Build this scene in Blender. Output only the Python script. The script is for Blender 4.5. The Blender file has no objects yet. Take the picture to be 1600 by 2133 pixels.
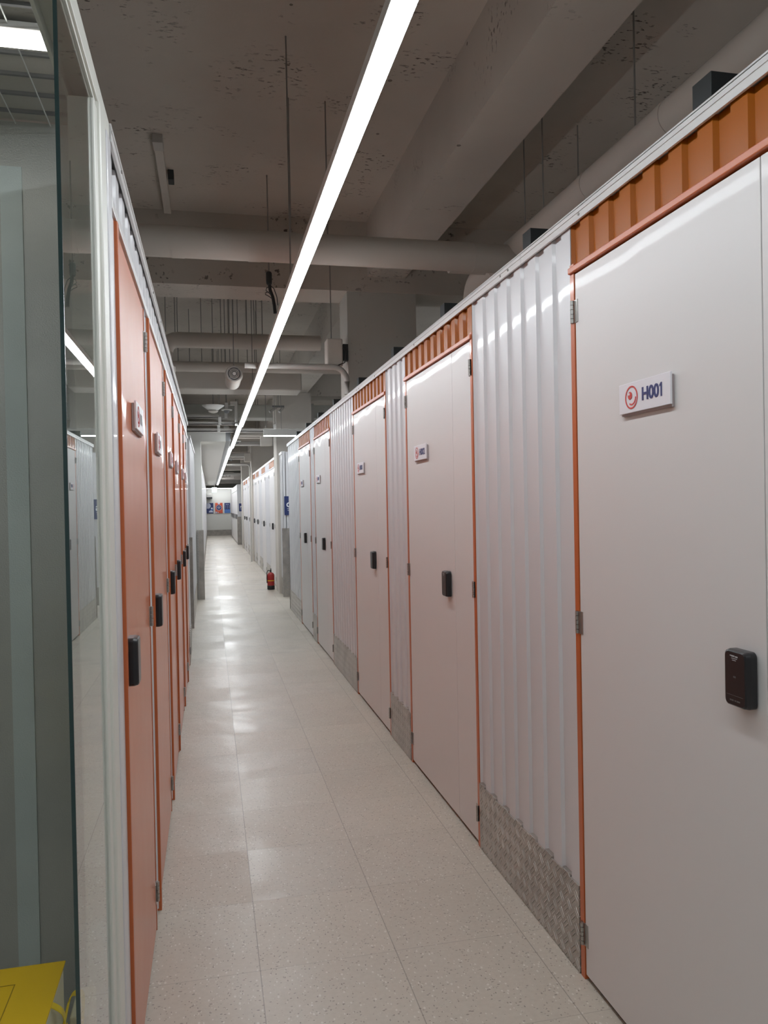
import bpy, bmesh, math, random
from mathutils import Vector, Matrix
random.seed(7)
S = bpy.context.scene
C = S.collection
PI = math.pi

# ------------------------------------------------------------------ camera
def setup_camera():
    yaw, pitch, roll = 0.2206, -0.0107, -0.0192
    cy, sy = math.cos(yaw), math.sin(yaw)
    fwd = Vector((sy*math.cos(pitch), cy*math.cos(pitch), math.sin(pitch)))
    right = Vector((cy, -sy, 0)); up = right.cross(fwd)
    c, s = math.cos(roll), math.sin(roll)
    r2 = right*c + up*s; u2 = -right*s + up*c
    cd = bpy.data.cameras.new('camera'); cam = bpy.data.objects.new('camera', cd); C.objects.link(cam)
    m = Matrix((r2, u2, -fwd)).transposed().to_4x4(); m.translation = Vector((0, 0, 1.5013))
    cam.matrix_world = m
    cd.sensor_fit = 'VERTICAL'; cd.sensor_height = 36.0; cd.lens = 1618.2/2133*36.0
    cd.clip_start = 0.02; cd.clip_end = 200
    S.camera = cam
setup_camera()
# ------------------------------------------------------------------ world, exposure, lamp strengths
W = bpy.data.worlds.new('world'); S.world = W; W.use_nodes = True
W.node_tree.nodes['Background'].inputs[0].default_value = (0.75, 0.8, 0.9, 1)
W.node_tree.nodes['Background'].inputs[1].default_value = 0.02
S.view_settings.view_transform = 'Standard'; S.view_settings.look = 'None'
S.view_settings.gamma = 1; S.view_settings.use_curve_mapping = False
S.view_settings.exposure = 0.0
LED = 34.0          # ceiling strip lamps
LED_AISLE = 30.0
LED_FAR = 52.0       # far runs set stronger to brighten the far end of the corridor
LED_STORE = 5.0     # dim strip in the side room
LED_FILL = 26.0      # unseen fill lamps added over other aisles and in the side room

# ------------------------------------------------------------------ materials
def newmat(name):
    m = bpy.data.materials.new(name); m.use_nodes = True
    nt = m.node_tree; b = nt.nodes['Principled BSDF']
    return m, nt, b
def simple(name, col, rough=.5, metal=0., spec=.5, coat=0.):
    m, nt, b = newmat(name)
    b.inputs['Base Color'].default_value = (*col, 1); b.inputs['Roughness'].default_value = rough
    b.inputs['Metallic'].default_value = metal; b.inputs['Specular IOR Level'].default_value = spec
    b.inputs['Coat Weight'].default_value = coat; b.inputs['Coat Roughness'].default_value = .05
    return m
class N:
    """small node helper"""
    def __init__(s, nt): s.nt = nt
    def n(s, t, **k):
        x = s.nt.nodes.new(t)
        for a, v in k.items(): setattr(x, a, v)
        return x
    def l(s, a, b): s.nt.links.new(a, b)
    def m(s, op, a, b=None, c=None):
        x = s.n('ShaderNodeMath', operation=op)
        for i, v in enumerate((a, b, c)):
            if v is None: continue
            if isinstance(v, (int, float)): x.inputs[i].default_value = v
            else: s.l(v, x.inputs[i])
        return x.outputs[0]
    def ramp(s, f, stops):
        x = s.n('ShaderNodeValToRGB'); e = x.color_ramp.elements
        while len(e) < len(stops): e.new(.5)
        for i, (p, c) in enumerate(stops):
            e[i].position = p; e[i].color = (*c, 1) if len(c) == 3 else c
        s.l(f, x.inputs[0]); return x.outputs[0]
def painted(name, col, rough, wav=.0012, scale=2.2, spec=.5, stretch=(1, 1, .45), varr=.05, coat=0., crough=.06):
    """sheet metal paint: large soft undulation so that lamps reflect wavily"""
    m, nt, b = newmat(name); h = N(nt)
    b.inputs['Base Color'].default_value = (*col, 1); b.inputs['Specular IOR Level'].default_value = spec
    b.inputs['Coat Weight'].default_value = coat; b.inputs['Coat Roughness'].default_value = crough
    g = h.n('ShaderNodeNewGeometry'); mp = h.n('ShaderNodeMapping'); mp.inputs['Scale'].default_value = stretch
    h.l(g.outputs['Position'], mp.inputs[0])
    n = h.n('ShaderNodeTexNoise'); n.inputs['Scale'].default_value = scale; n.inputs['Detail'].default_value = 1.5
    h.l(mp.outputs[0], n.inputs['Vector'])
    bp = h.n('ShaderNodeBump'); bp.inputs['Distance'].default_value = wav; bp.inputs['Strength'].default_value = 1
    h.l(n.outputs[0], bp.inputs['Height']); h.l(bp.outputs[0], b.inputs['Normal']); h.l(bp.outputs[0], b.inputs['Coat Normal'])
    n2 = h.n('ShaderNodeTexNoise'); n2.inputs['Scale'].default_value = 9; n2.inputs['Detail'].default_value = 3
    h.l(g.outputs['Position'], n2.inputs['Vector'])
    h.l(h.m('ADD', h.m('MULTIPLY', n2.outputs[0], varr), rough-varr/2), b.inputs['Roughness'])
    return m
def concrete(name, c1, c2, cav=1.0, rough=.85):
    m, nt, b = newmat(name); h = N(nt)
    g = h.n('ShaderNodeNewGeometry'); P = g.outputs['Position']
    def noise(sc, det=4, dist=0):
        n = h.n('ShaderNodeTexNoise'); n.inputs['Scale'].default_value = sc; n.inputs['Detail'].default_value = det
        n.inputs['Distortion'].default_value = dist; h.l(P, n.inputs['Vector']); return n.outputs[0]
    base = h.ramp(noise(1.1, 5), [(.3, c1), (.7, c2)])
    # honeycomb pits gathered in patches
    patch = h.ramp(noise(2.3, 3, .6), [(.53, (0, 0, 0)), (.66, (1, 1, 1))])
    mp = h.n('ShaderNodeMapping'); mp.inputs['Scale'].default_value = (1, 2.2, 1); h.l(P, mp.inputs[0])
    n2 = h.n('ShaderNodeTexNoise'); n2.inputs['Scale'].default_value = 26; n2.inputs['Detail'].default_value = 5
    h.l(mp.outputs[0], n2.inputs['Vector'])
    pit = h.ramp(n2.outputs[0], [(.60, (0, 0, 0)), (.64, (1, 1, 1))])
    v = h.n('ShaderNodeTexVoronoi'); v.inputs['Scale'].default_value = 3.3; h.l(P, v.inputs['Vector'])
    dot = h.m('MULTIPLY', h.m('LESS_THAN', v.outputs['Distance'], .045), .8)
    pits = h.m('MAXIMUM', h.m('MULTIPLY', h.m('MULTIPLY', patch, pit), cav), h.m('MULTIPLY', dot, cav))
    mx = h.n('ShaderNodeMix', data_type='RGBA'); h.l(h.m('MULTIPLY', pits, .75), mx.inputs[0])
    h.l(base, mx.inputs[6]); mx.inputs[7].default_value = (c1[0]*.22, c1[1]*.2, c1[2]*.19, 1)
    h.l(mx.outputs[2], b.inputs['Base Color']); b.inputs['Roughness'].default_value = rough
    bp = h.n('ShaderNodeBump'); bp.inputs['Distance'].default_value = .012; bp.inputs['Strength'].default_value = .6
    h.l(h.m('SUBTRACT', h.m('MULTIPLY', noise(14, 5), .35), pits), bp.inputs['Height']); h.l(bp.outputs[0], b.inputs['Normal'])
    return m
def floor_mat():
    m, nt, b = newmat('vinyl_tile'); h = N(nt)
    g = h.n('ShaderNodeNewGeometry'); sx = h.n('ShaderNodeSeparateXYZ'); h.l(g.outputs['Position'], sx.inputs[0])
    T = .45
    u = h.m('DIVIDE', h.m('SUBTRACT', sx.outputs[0], .1283-45), T); v = h.m('DIVIDE', h.m('SUBTRACT', sx.outputs[1], 2.5278-45), T)
    fu, fv = h.m('FRACT', u), h.m('FRACT', v)
    iu, iv = h.m('FLOOR', u), h.m('FLOOR', v)
    cb = h.n('ShaderNodeCombineXYZ'); h.l(iu, cb.inputs[0]); h.l(iv, cb.inputs[1])
    wn = h.n('ShaderNodeTexWhiteNoise', noise_dimensions='3D'); h.l(cb.outputs[0], wn.inputs['Vector'])
    sc = h.n('ShaderNodeSeparateColor'); h.l(wn.outputs['Color'], sc.inputs[0])
    ed = h.m('MINIMUM', h.m('MINIMUM', fu, h.m('SUBTRACT', 1, fu)), h.m('MINIMUM', fv, h.m('SUBTRACT', 1, fv)))
    edu = h.m('MINIMUM', fu, h.m('SUBTRACT', 1, fu)); edv = h.m('MINIMUM', fv, h.m('SUBTRACT', 1, fv))
    joint = h.m('MAXIMUM', h.m('MULTIPLY', h.m('LESS_THAN', edu, .0035), .5), h.m('MULTIPLY', h.m('LESS_THAN', edv, .003), .26))
    # speckles
    def noise(sc_, det=2, mapsc=None):
        n = h.n('ShaderNodeTexNoise'); n.inputs['Scale'].default_value = sc_; n.inputs['Detail'].default_value = det
        if mapsc:
            mp = h.n('ShaderNodeMapping'); mp.inputs['Scale'].default_value = mapsc; h.l(g.outputs['Position'], mp.inputs[0]); h.l(mp.outputs[0], n.inputs['Vector'])
        else: h.l(g.outputs['Position'], n.inputs['Vector'])
        return n.outputs[0]
    def speck(sc_, size, keep, mapsc, rot):
        mp = h.n('ShaderNodeMapping'); mp.inputs['Scale'].default_value = mapsc; mp.inputs['Rotation'].default_value = (0, 0, rot)
        h.l(g.outputs['Position'], mp.inputs[0])
        n = h.n('ShaderNodeTexNoise'); n.inputs['Scale'].default_value = sc_*.9; n.inputs['Detail'].default_value = 1; h.l(mp.outputs[0], n.inputs['Vector'])
        v_ = h.n('ShaderNodeTexVoronoi'); v_.inputs['Scale'].default_value = sc_; h.l(mp.outputs[0], v_.inputs['Vector'])
        cs = h.n('ShaderNodeSeparateColor'); h.l(v_.outputs['Color'], cs.inputs[0])
        near = h.m('LESS_THAN', h.m('ADD', v_.outputs['Distance'], h.m('MULTIPLY', h.m('SUBTRACT', n.outputs[0], .5), .35)), h.m('MULTIPLY', cs.outputs[1], size))
        return h.m('MULTIPLY', near, h.m('LESS_THAN', cs.outputs[0], keep))
    dark = h.m('MAXIMUM', speck(75, .34, .42, (1, 1.8, 1), .4), speck(70, .30, .35, (1.9, 1, 1), .2))
    lite = speck(65, .36, .5, (1.6, 1, 1), .7)
    mott = h.ramp(noise(60, 3), [(.3, (.525, .47, .395)), (.7, (.565, .51, .432))])
    cloud = noise(3.1, 3)
    val = h.m('ADD', h.m('ADD', .9, h.m('MULTIPLY', sc.outputs[0], .07)), h.m('MULTIPLY', cloud, .1))
    hs = h.n('ShaderNodeHueSaturation'); h.l(mott, hs.inputs['Color']); h.l(val, hs.inputs['Value'])
    m1 = h.n('ShaderNodeMix', data_type='RGBA'); h.l(h.m('MULTIPLY', lite, .5), m1.inputs[0]); h.l(hs.outputs[0], m1.inputs[6]); m1.inputs[7].default_value = (.78, .75, .69, 1)
    m2 = h.n('ShaderNodeMix', data_type='RGBA'); h.l(h.m('MULTIPLY', dark, .6), m2.inputs[0]); h.l(m1.outputs[2], m2.inputs[6]); m2.inputs[7].default_value = (.13, .10, .085, 1)
    m3 = h.n('ShaderNodeMix', data_type='RGBA'); h.l(joint, m3.inputs[0]); h.l(m2.outputs[2], m3.inputs[6]); m3.inputs[7].default_value = (.12, .10, .085, 1)
    h.l(m3.outputs[2], b.inputs['Base Color'])
    wpat = h.m('MULTIPLY', h.m('MULTIPLY', h.m('SUBTRACT', noise(4, 5), .38), h.m('POWER', sc.outputs[2], 2)), 1.7)
    wpat.node.use_clamp = True; h.l(wpat, b.inputs['Coat Weight']); b.inputs['Coat Roughness'].default_value = .22
    rough = h.m('ADD', h.m('ADD', .285, h.m('MULTIPLY', sc.outputs[1], .12)), h.m('MULTIPLY', noise(6, 4), .10))
    h.l(rough, b.inputs['Roughness'])
    tilt = h.m('ADD', h.m('MULTIPLY', h.m('SUBTRACT', sc.outputs[2], .5), h.m('MULTIPLY', fu, 1.0)),
               h.m('MULTIPLY', h.m('SUBTRACT', sc.outputs[0], .5), fv))
    hh = h.m('ADD', h.m('MULTIPLY', tilt, .009), h.m('MULTIPLY', noise(4.5, 2), .006))
    bp = h.n('ShaderNodeBump'); bp.inputs['Distance'].default_value = 1; bp.inputs['Strength'].default_value = 1
    h.l(hh, bp.inputs['Height']); h.l(bp.outputs[0], b.inputs['Normal']); h.l(bp.outputs[0], b.inputs['Coat Normal'])
    return m
def tread_mat(name, col=(.42, .40, .37), cell=.038, bump=.009):
    """five-bar tread plate, bars alternate direction cell by cell"""
    m, nt, b = newmat(name); h = N(nt)
    g = h.n('ShaderNodeNewGeometry'); sx = h.n('ShaderNodeSeparateXYZ'); h.l(g.outputs['Position'], sx.inputs[0])
    a = h.m('ADD', sx.outputs[0], sx.outputs[1]); z = sx.outputs[2]
    k = .7071/cell
    p = h.m('ADD', h.m('MULTIPLY', h.m('ADD', a, z), k), 400); q = h.m('ADD', h.m('MULTIPLY', h.m('SUBTRACT', a, z), k), 400)
    par = h.m('MODULO', h.m('ADD', h.m('FLOOR', p), h.m('FLOOR', q)), 2)
    fp, fq = h.m('FRACT', p), h.m('FRACT', q)
    s1 = h.m('SINE', h.m('MULTIPLY', fp, 2*PI*3)); s2 = h.m('SINE', h.m('MULTIPLY', fq, 2*PI*3))
    mx = h.n('ShaderNodeMix'); h.l(par, mx.inputs[0]); h.l(s1, mx.inputs[2]); h.l(s2, mx.inputs[3])
    ed = h.m('MINIMUM', h.m('MINIMUM', fp, h.m('SUBTRACT', 1, fp)), h.m('MINIMUM', fq, h.m('SUBTRACT', 1, fq)))
    win = h.m('GREATER_THAN', ed, .08)
    hh = h.m('MULTIPLY', h.m('MAXIMUM', mx.outputs[0], 0), win)
    bp = h.n('ShaderNodeBump'); bp.inputs['Distance'].default_value = bump; bp.inputs['Strength'].default_value = .9
    h.l(hh, bp.inputs['Height']); h.l(bp.outputs[0], b.inputs['Normal'])
    n = h.n('ShaderNodeTexNoise'); n.inputs['Scale'].default_value = 7; n.inputs['Detail'].default_value = 4; h.l(g.outputs['Position'], n.inputs['Vector'])
    h.l(h.ramp(n.outputs[0], [(.3, tuple(v*.8 for v in col)), (.7, tuple(v*1.12 for v in col))]), b.inputs['Base Color'])
    b.inputs['Metallic'].default_value = .7; b.inputs['Roughness'].default_value = .36
    return m
def galv_mat(name, col, rough=.38, metal=.8):
    m, nt, b = newmat(name); h = N(nt)
    g = h.n('ShaderNodeNewGeometry')
    v = h.n('ShaderNodeTexNoise'); v.inputs['Scale'].default_value = 260; v.inputs['Detail'].default_value = 2; h.l(g.outputs['Position'], v.inputs['Vector'])
    n = h.n('ShaderNodeTexNoise'); n.inputs['Scale'].default_value = 3; h.l(g.outputs['Position'], n.inputs['Vector'])
    h.l(h.ramp(n.outputs[0], [(.3, tuple(c*.85 for c in col)), (.7, col)]), b.inputs['Base Color'])
    b.inputs['Metallic'].default_value = metal; b.inputs['Roughness'].default_value = rough
    bp = h.n('ShaderNodeBump'); bp.inputs['Distance'].default_value = .0012; bp.inputs['Strength'].default_value = .7
    h.l(v.outputs[0], bp.inputs['Height']); h.l(bp.outputs[0], b.inputs['Normal'])
    return m
def emis(name, col, st):
    m, nt, b = newmat(name)
    b.inputs['Base Color'].default_value = (.8, .8, .8, 1)
    b.inputs['Emission Color'].default_value = (*col, 1); b.inputs['Emission Strength'].default_value = st
    return m
M = {}
M['door_white'] = painted('door_white_enamel', (.70, .675, .665), .42, wav=.0055, scale=2.2, coat=.075, crough=.045)
M['sheet_white'] = painted('sheet_white_enamel', (.64, .635, .65), .36, wav=.001, scale=2.5, coat=.16, crough=.05)
M['white_paint'] = simple('white_paint', (.74, .73, .70), .45)
M['cream_frame'] = simple('cream_powder_coat', (.68, .68, .62), .38)
M['orange'] = painted('orange_enamel', (.36, .098, .002), .36, wav=.002, scale=2.5, coat=.12, crough=.06, spec=.2)
M['orange_frame'] = painted('orange_frame_enamel', (.52, .125, .035), .32, wav=.001, scale=3, coat=.2)
M['orange_door'] = painted('orange_door_enamel', (.58, .15, .042), .315, wav=.007, scale=1.3, coat=.17, crough=.06)
M['rail'] = painted('aluminium_rail', (.70, .69, .68), .3, wav=.001, scale=5)
M['steel'] = simple('hinge_steel', (.42, .41, .39), .35, .85)
M['black'] = simple('black_plastic', (.018, .018, .02), .28)
M['darkgap'] = simple('gap_shade', (.02, .018, .018), .7)
M['dark_tube'] = simple('dark_steel_tube', (.055, .06, .062), .5, .3)
M['plate'] = simple('plate_acrylic', (.78, .76, .80), .3)
M['plate_edge'] = simple('plate_backing', (.42, .36, .36), .5)
M['navy'] = simple('navy_print', (.035, .045, .16), .45)
M['navy_sign'] = simple('navy_sign_print', (.02, .035, .14), .4)
M['red_print'] = simple('red_print', (.62, .07, .06), .45)
M['grey_print'] = simple('grey_print', (.45, .45, .46), .5)
M['darkgrey_print'] = simple('dark_grey_print', (.12, .12, .12), .5)
M['white_print'] = simple('white_print', (.8, .82, .85), .45)
M['concrete'] = concrete('raw_concrete', (.50, .455, .405), (.60, .55, .49), cav=1.3)
M['concrete2'] = concrete('smooth_concrete', (.47, .47, .435), (.54, .53, .49), cav=.35)
M['pipe'] = concrete('painted_insulation', (.56, .515, .465), (.62, .575, .52), cav=.0, rough=.7)
M['conduit'] = simple('grey_conduit', (.50, .48, .45), .5)
M['soffit'] = simple('white_plasterboard', (.72, .71, .67), .8)
M['tray'] = simple('grey_tray_metal', (.23, .235, .24), .5, .3)
M['floor'] = floor_mat()
M['tread'] = tread_mat('tread_plate', (.46, .43, .395))
M['galv'] = galv_mat('galvanised_sheet', (.50, .52, .49), .38, .45)
M['galv_batten'] = galv_mat('galvanised_batten', (.60, .68, .66), .5, .35)  # paler metal of the separate joint battens
M['led'] = emis('led_diffuser', (.90, .96, 1.0), LED)
M['led_far'] = emis('led_far_diffuser', (.93, .97, 1.0), LED_FAR)
M['led_aisle'] = emis('led_aisle_diffuser', (.90, .96, 1.0), LED_AISLE)
M['led_store'] = emis('led_store_diffuser', (1.0, .98, .93), LED_STORE)
M['led_fill'] = emis('led_fill_diffuser', (.92, .96, 1.0), LED_FILL)
M['exit'] = emis('exit_sign_face', (.45, .95, 1.0), 1.1)
M['exit_fig'] = emis('exit_sign_figure', (.05, .62, .75), .8)
M['red'] = simple('red_enamel', (.36, .02, .02), .3)
M['yellow'] = simple('yellow_card', (.70, .45, .010), .55)
M['yellow_ribbon'] = simple('yellow_ribbon', (.85, .62, .02), .35)
M['yellow_ink'] = simple('ochre_ink', (.28, .19, .01), .6)
M['card'] = simple('grey_card', (.72, .68, .50), .7)
M['orange_poster'] = simple('poster_orange', (.62, .10, .045), .5)
M['blue_poster'] = simple('poster_blue', (.09, .20, .52), .5)
M['lilac'] = simple('poster_lilac', (.60, .62, .75), .5)
M['wire'] = simple('steel_wire', (.6, .62, .6), .4, .6)
M['rod'] = simple('threaded_rod', (.30, .29, .27), .6, .1)
M['edge_glass'] = simple('glass_polished_edge', (.03, .055, .055), .15)
def glass():
    m, nt, b = newmat('clear_glass')
    b.inputs['Base Color'].default_value = (.86, .92, .90, 1); b.inputs['Roughness'].default_value = 0
    b.inputs['Transmission Weight'].default_value = 1; b.inputs['IOR'].default_value = 1.5
    return m
M['glass'] = glass()

# ------------------------------------------------------------------ builders
def wloc(o):
    v = Vector((0, 0, 0))
    while o is not None: v += o.location; o = o.parent
    return v
class MB:
    def __init__(s): s.bm = bmesh.new(); s.smooth = False
    def box(s, x0, x1, y0, y1, z0, z1, bev=0):
        r = bmesh.ops.create_cube(s.bm, size=1)
        vs = r['verts']
        for v in vs:
            v.co = Vector(((x0+x1)/2+v.co.x*(x1-x0), (y0+y1)/2+v.co.y*(y1-y0), (z0+z1)/2+v.co.z*(z1-z0)))
        if bev:
            es = list({e for v in vs for e in v.link_edges})
            bmesh.ops.bevel(s.bm, geom=es, offset=bev, segments=2, affect='EDGES', profile=.5)
        return s
    def cyl(s, p0, p1, r0, r1=None, seg=20, cap=True):
        p0, p1 = Vector(p0), Vector(p1); d = p1-p0; r1 = r0 if r1 is None else r1
        mat = Matrix.Translation((p0+p1)/2) @ d.to_track_quat('Z', 'Y').to_matrix().to_4x4()
        bmesh.ops.create_cone(s.bm, cap_ends=cap, segments=seg, radius1=r0, radius2=r1, depth=d.length, matrix=mat)
        s.smooth = True; return s
    def tube(s, pts, r, seg=12):
        """swept tube through points"""
        pts = [Vector(p) for p in pts]; rings = []
        up = Vector((0, 0, 1))
        for i, p in enumerate(pts):
            t = (pts[min(i+1, len(pts)-1)]-pts[max(i-1, 0)]).normalized()
            a = t.cross(up)
            if a.length < 1e-3: a = t.cross(Vector((0, 1, 0)))
            a.normalize(); bb = t.cross(a).normalized()
            if rings:
                # keep the frame from flipping
                if a.dot(pa) < 0: a = -a; bb = -bb
            pa = a
            rings.append([s.bm.verts.new(p+a*math.cos(2*PI*k/seg)*r+bb*math.sin(2*PI*k/seg)*r) for k in range(seg)])
        for A, B in zip(rings, rings[1:]):
            for k in range(seg): s.bm.faces.new((A[k], A[(k+1) % seg], B[(k+1) % seg], B[k]))
        s.bm.faces.new(rings[0][::-1]); s.bm.faces.new(rings[-1]); s.smooth = True; return s
    def lathe(s, prof, o, axis='Z', seg=28):
        """prof: list of (r, h)"""
        o = Vector(o); rings = []
        for r, hh in prof:
            ring = []
            for k in range(seg):
                a = 2*PI*k/seg; c, d = math.cos(a)*r, math.sin(a)*r
                ring.append(s.bm.verts.new(o+(Vector((c, d, hh)) if axis == 'Z' else Vector((c, hh, d)))))
            rings.append(ring)
        for A, B in zip(rings, rings[1:]):
            for k in range(seg): s.bm.faces.new((A[k], A[(k+1) % seg], B[(k+1) % seg], B[k]))
        s.bm.faces.new(rings[0][::-1]); s.bm.faces.new(rings[-1]); s.smooth = True; return s
    def prism(s, poly, fn, a0, a1):
        """poly: 2D points, fn(u, v, a) -> xyz, extruded from a0 to a1"""
        A = [s.bm.verts.new(fn(u, v, a0)) for u, v in poly]; B = [s.bm.verts.new(fn(u, v, a1)) for u, v in poly]
        n = len(poly)
        for i in range(n): s.bm.faces.new((A[i], A[(i+1) % n], B[(i+1) % n], B[i]))
        s.bm.faces.new(A[::-1]); s.bm.faces.new(B); return s
    def build(s, name, mat, parent=None):
        bmesh.ops.recalc_face_normals(s.bm, faces=s.bm.faces)
        me = bpy.data.meshes.new(name); off = wloc(parent)
        if off.length: bmesh.ops.translate(s.bm, verts=s.bm.verts, vec=-off)
        s.bm.to_mesh(me); s.bm.free()
        me.materials.append(mat)
        if s.smooth:
            for f in me.polygons: f.use_smooth = True
            me.set_sharp_from_angle(angle=math.radians(35))
        o = bpy.data.objects.new(name, me); C.objects.link(o); o.parent = parent
        return o
def tag(o, label=None, cat=None, group=None, kind=None):
    if label: o['label'] = label
    if cat: o['category'] = cat
    if group: o['group'] = group
    if kind: o['kind'] = kind
    return o
def thing(name, loc, label, cat, group=None):
    o = bpy.data.objects.new(name, None); C.objects.link(o); o.location = loc; o.empty_display_size = .1
    return tag(o, label, cat, group, 'thing')
def struct(o): o['kind'] = 'structure'; return o
def B(x0, x1, y0, y1, z0, z1, bev=0): return MB().box(x0, x1, y0, y1, z0, z1, bev)
def text(name, body, size, pos, facing, mat, parent, bold=0., sx=1., depth=.0008):
    cu = bpy.data.curves.new(name, 'FONT'); cu.body = body; cu.size = size; cu.align_x = 'CENTER'; cu.align_y = 'CENTER'
    cu.extrude = depth; cu.offset = bold
    t = bpy.data.objects.new(name, cu); C.objects.link(t)
    dg = bpy.context.evaluated_depsgraph_get(); me = bpy.data.meshes.new_from_object(t.evaluated_get(dg))
    bpy.data.objects.remove(t); bpy.data.curves.remove(cu)
    ax = {'-X': (Vector((0, -1, 0)), Vector((-1, 0, 0))), '+X': (Vector((0, 1, 0)), Vector((1, 0, 0))), '-Y': (Vector((1, 0, 0)), Vector((0, -1, 0)))}[facing]
    off = wloc(parent); p = Vector(pos)
    for v in me.vertices:
        c = v.co.copy(); v.co = p+ax[0]*c.x*sx+Vector((0, 0, 1))*c.y+ax[1]*c.z-off
    me.materials.clear(); me.materials.append(mat)
    o = bpy.data.objects.new(name, me); C.objects.link(o); o.parent = parent
    return o
def disc_ring(mb, pos, facing, r0, r1, a0=0, a1=2*PI, seg=40, th=.0008):
    ax = {'-X': (Vector((0, -1, 0)), Vector((-1, 0, 0))), '+X': (Vector((0, 1, 0)), Vector((1, 0, 0))), '-Y': (Vector((1, 0, 0)), Vector((0, -1, 0)))}[facing]
    p = Vector(pos); Z = Vector((0, 0, 1))
    n = seg; vs = []
    for k in range(n+1):
        a = a0+(a1-a0)*k/n; d = ax[0]*math.cos(a)+Z*math.sin(a)
        vs.append([mb.bm.verts.new(p+d*r+ax[1]*t) for r, t in ((r0, 0), (r1, 0), (r1, th), (r0, th))])
    for A, Bq in zip(vs, vs[1:]):
        for j in range(4): mb.bm.faces.new((A[j], A[(j+1) % 4], Bq[(j+1) % 4], Bq[j]))
    mb.bm.faces.new(vs[0]); mb.bm.faces.new(vs[-1][::-1])
    return mb
def logo(pos, facing, r, parent, name='logo'):
    mb = MB(); X, Y, Z = pos
    disc_ring(mb, pos, facing, r*.87, r)
    s = {'-X': Vector((0, -1, 0)), '+X': Vector((0, 1, 0)), '-Y': Vector((1, 0, 0))}[facing]
    nrm = {'-X': Vector((-1, 0, 0)), '+X': Vector((1, 0, 0)), '-Y': Vector((0, -1, 0))}[facing]
    e = Vector(pos)-s*r*.22+Vector((0, 0, r*.17))
    disc_ring(mb, e, facing, .0001, r*.33)
    # smile arc
    disc_ring(mb, Vector(pos)+s*r*.05+Vector((0, 0, r*.02)), facing, r*.58, r*.70, -2.15, -.05)
    o = mb.build(name, M['red_print'], parent)
    mb = MB(); disc_ring(mb, e-s*r*.1+Vector((0, 0, r*.12))+nrm*.0009, facing, .0001, r*.11)
    mb.build('logo_highlight', M['plate'], parent)
    return o

XR, XL = 1.12, -.216       # faces of the two rows of storage rooms
HT, HD = 2.395, 2.205      # top of the rows, top of the doors
class Side:
    """d = distance out of the wall face into the corridor"""
    def __init__(s, X, sg): s.X, s.sg = X, sg; s.f = '-X' if sg < 0 else '+X'
    def box(s, mb, d0, d1, y0, y1, z0, z1, bev=0):
        a, b = s.X+s.sg*d0, s.X+s.sg*d1
        return mb.box(min(a, b), max(a, b), min(y0, y1), max(y0, y1), z0, z1, bev)
R1 = Side(XR, -1); L1 = Side(XL, 1)

PITCH = .125
def corrug(sd, y0, y1, z0, z1, name, mat, parent, depth=.0105, pitch=PITCH, back=-.035):
    mb = MB(); pts = []; y = y0; w = y1-y0
    n = max(1, round(w/pitch)); p = w/n
    for i in range(n):
        b = y0+i*p
        pts += [(b, 0), (b+p*.47, 0), (b+p*.53, -depth), (b+p*.94, -depth)]
    pts += [(y1, 0), (y1, back), (y0, back)]
    mb.prism(pts, lambda u, v, a: Vector((sd.X+sd.sg*v, u, a)), z0, z1)
    o = mb.build(name, mat, parent)
    return o, n, p
def kick(sd, y0, y1, parent, h=.28, n=0, p=0):
    mb = MB(); sd.box(mb, .0, .006, y0+.002, y1-.002, 0.002, h, .001)
    for i in range(n):  # folded scallops closing the sheet's valleys
        b = y0+i*p
        a = sd.X+sd.sg*.006; c = sd.X-sd.sg*.012
        mb.box(min(a, c), max(a, c), b+p*.5, b+p*.96, h-.004, h+.007, .002)
    return mb.build('kick_plate', M['tread'], parent)
def panel(sd, y0, y1, label, kp=True, z0=0, z1=2.36, mat='sheet_white', group=None, cat='wall panel'):
    t = thing('corrugated_panel', (sd.X, (y0+y1)/2, z0), label, cat, group)
    o, n, p = corrug(sd, y0+.002, y1-.002, z0+(.01 if z0 == 0 else 0), z1, 'sheet', M[mat], t)
    if kp: tag(kick(sd, y0+.002, y1-.002, t, n=n, p=p), 'ribbed tread-plate strip along the floor')
    return t
def hinge(sd, y, z, parent, dirn, d=.004):
    mb = MB()
    sd.box(mb, d-.003, d, y, y+dirn*.022, z-.035, z+.035)
    for k in range(5):
        a = sd.X+sd.sg*(d+.004)
        mb.cyl((a, y-dirn*.006, z-.035+k*.014+.0008), (a, y-dirn*.006, z-.035+(k+1)*.014-.0008), .0062, seg=12)
    sd.box(mb, d-.003, d, y-dirn*.02, y-dirn*.003, z-.035, z+.035)
    return mb.build('hinge', M['steel'], parent)
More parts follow.
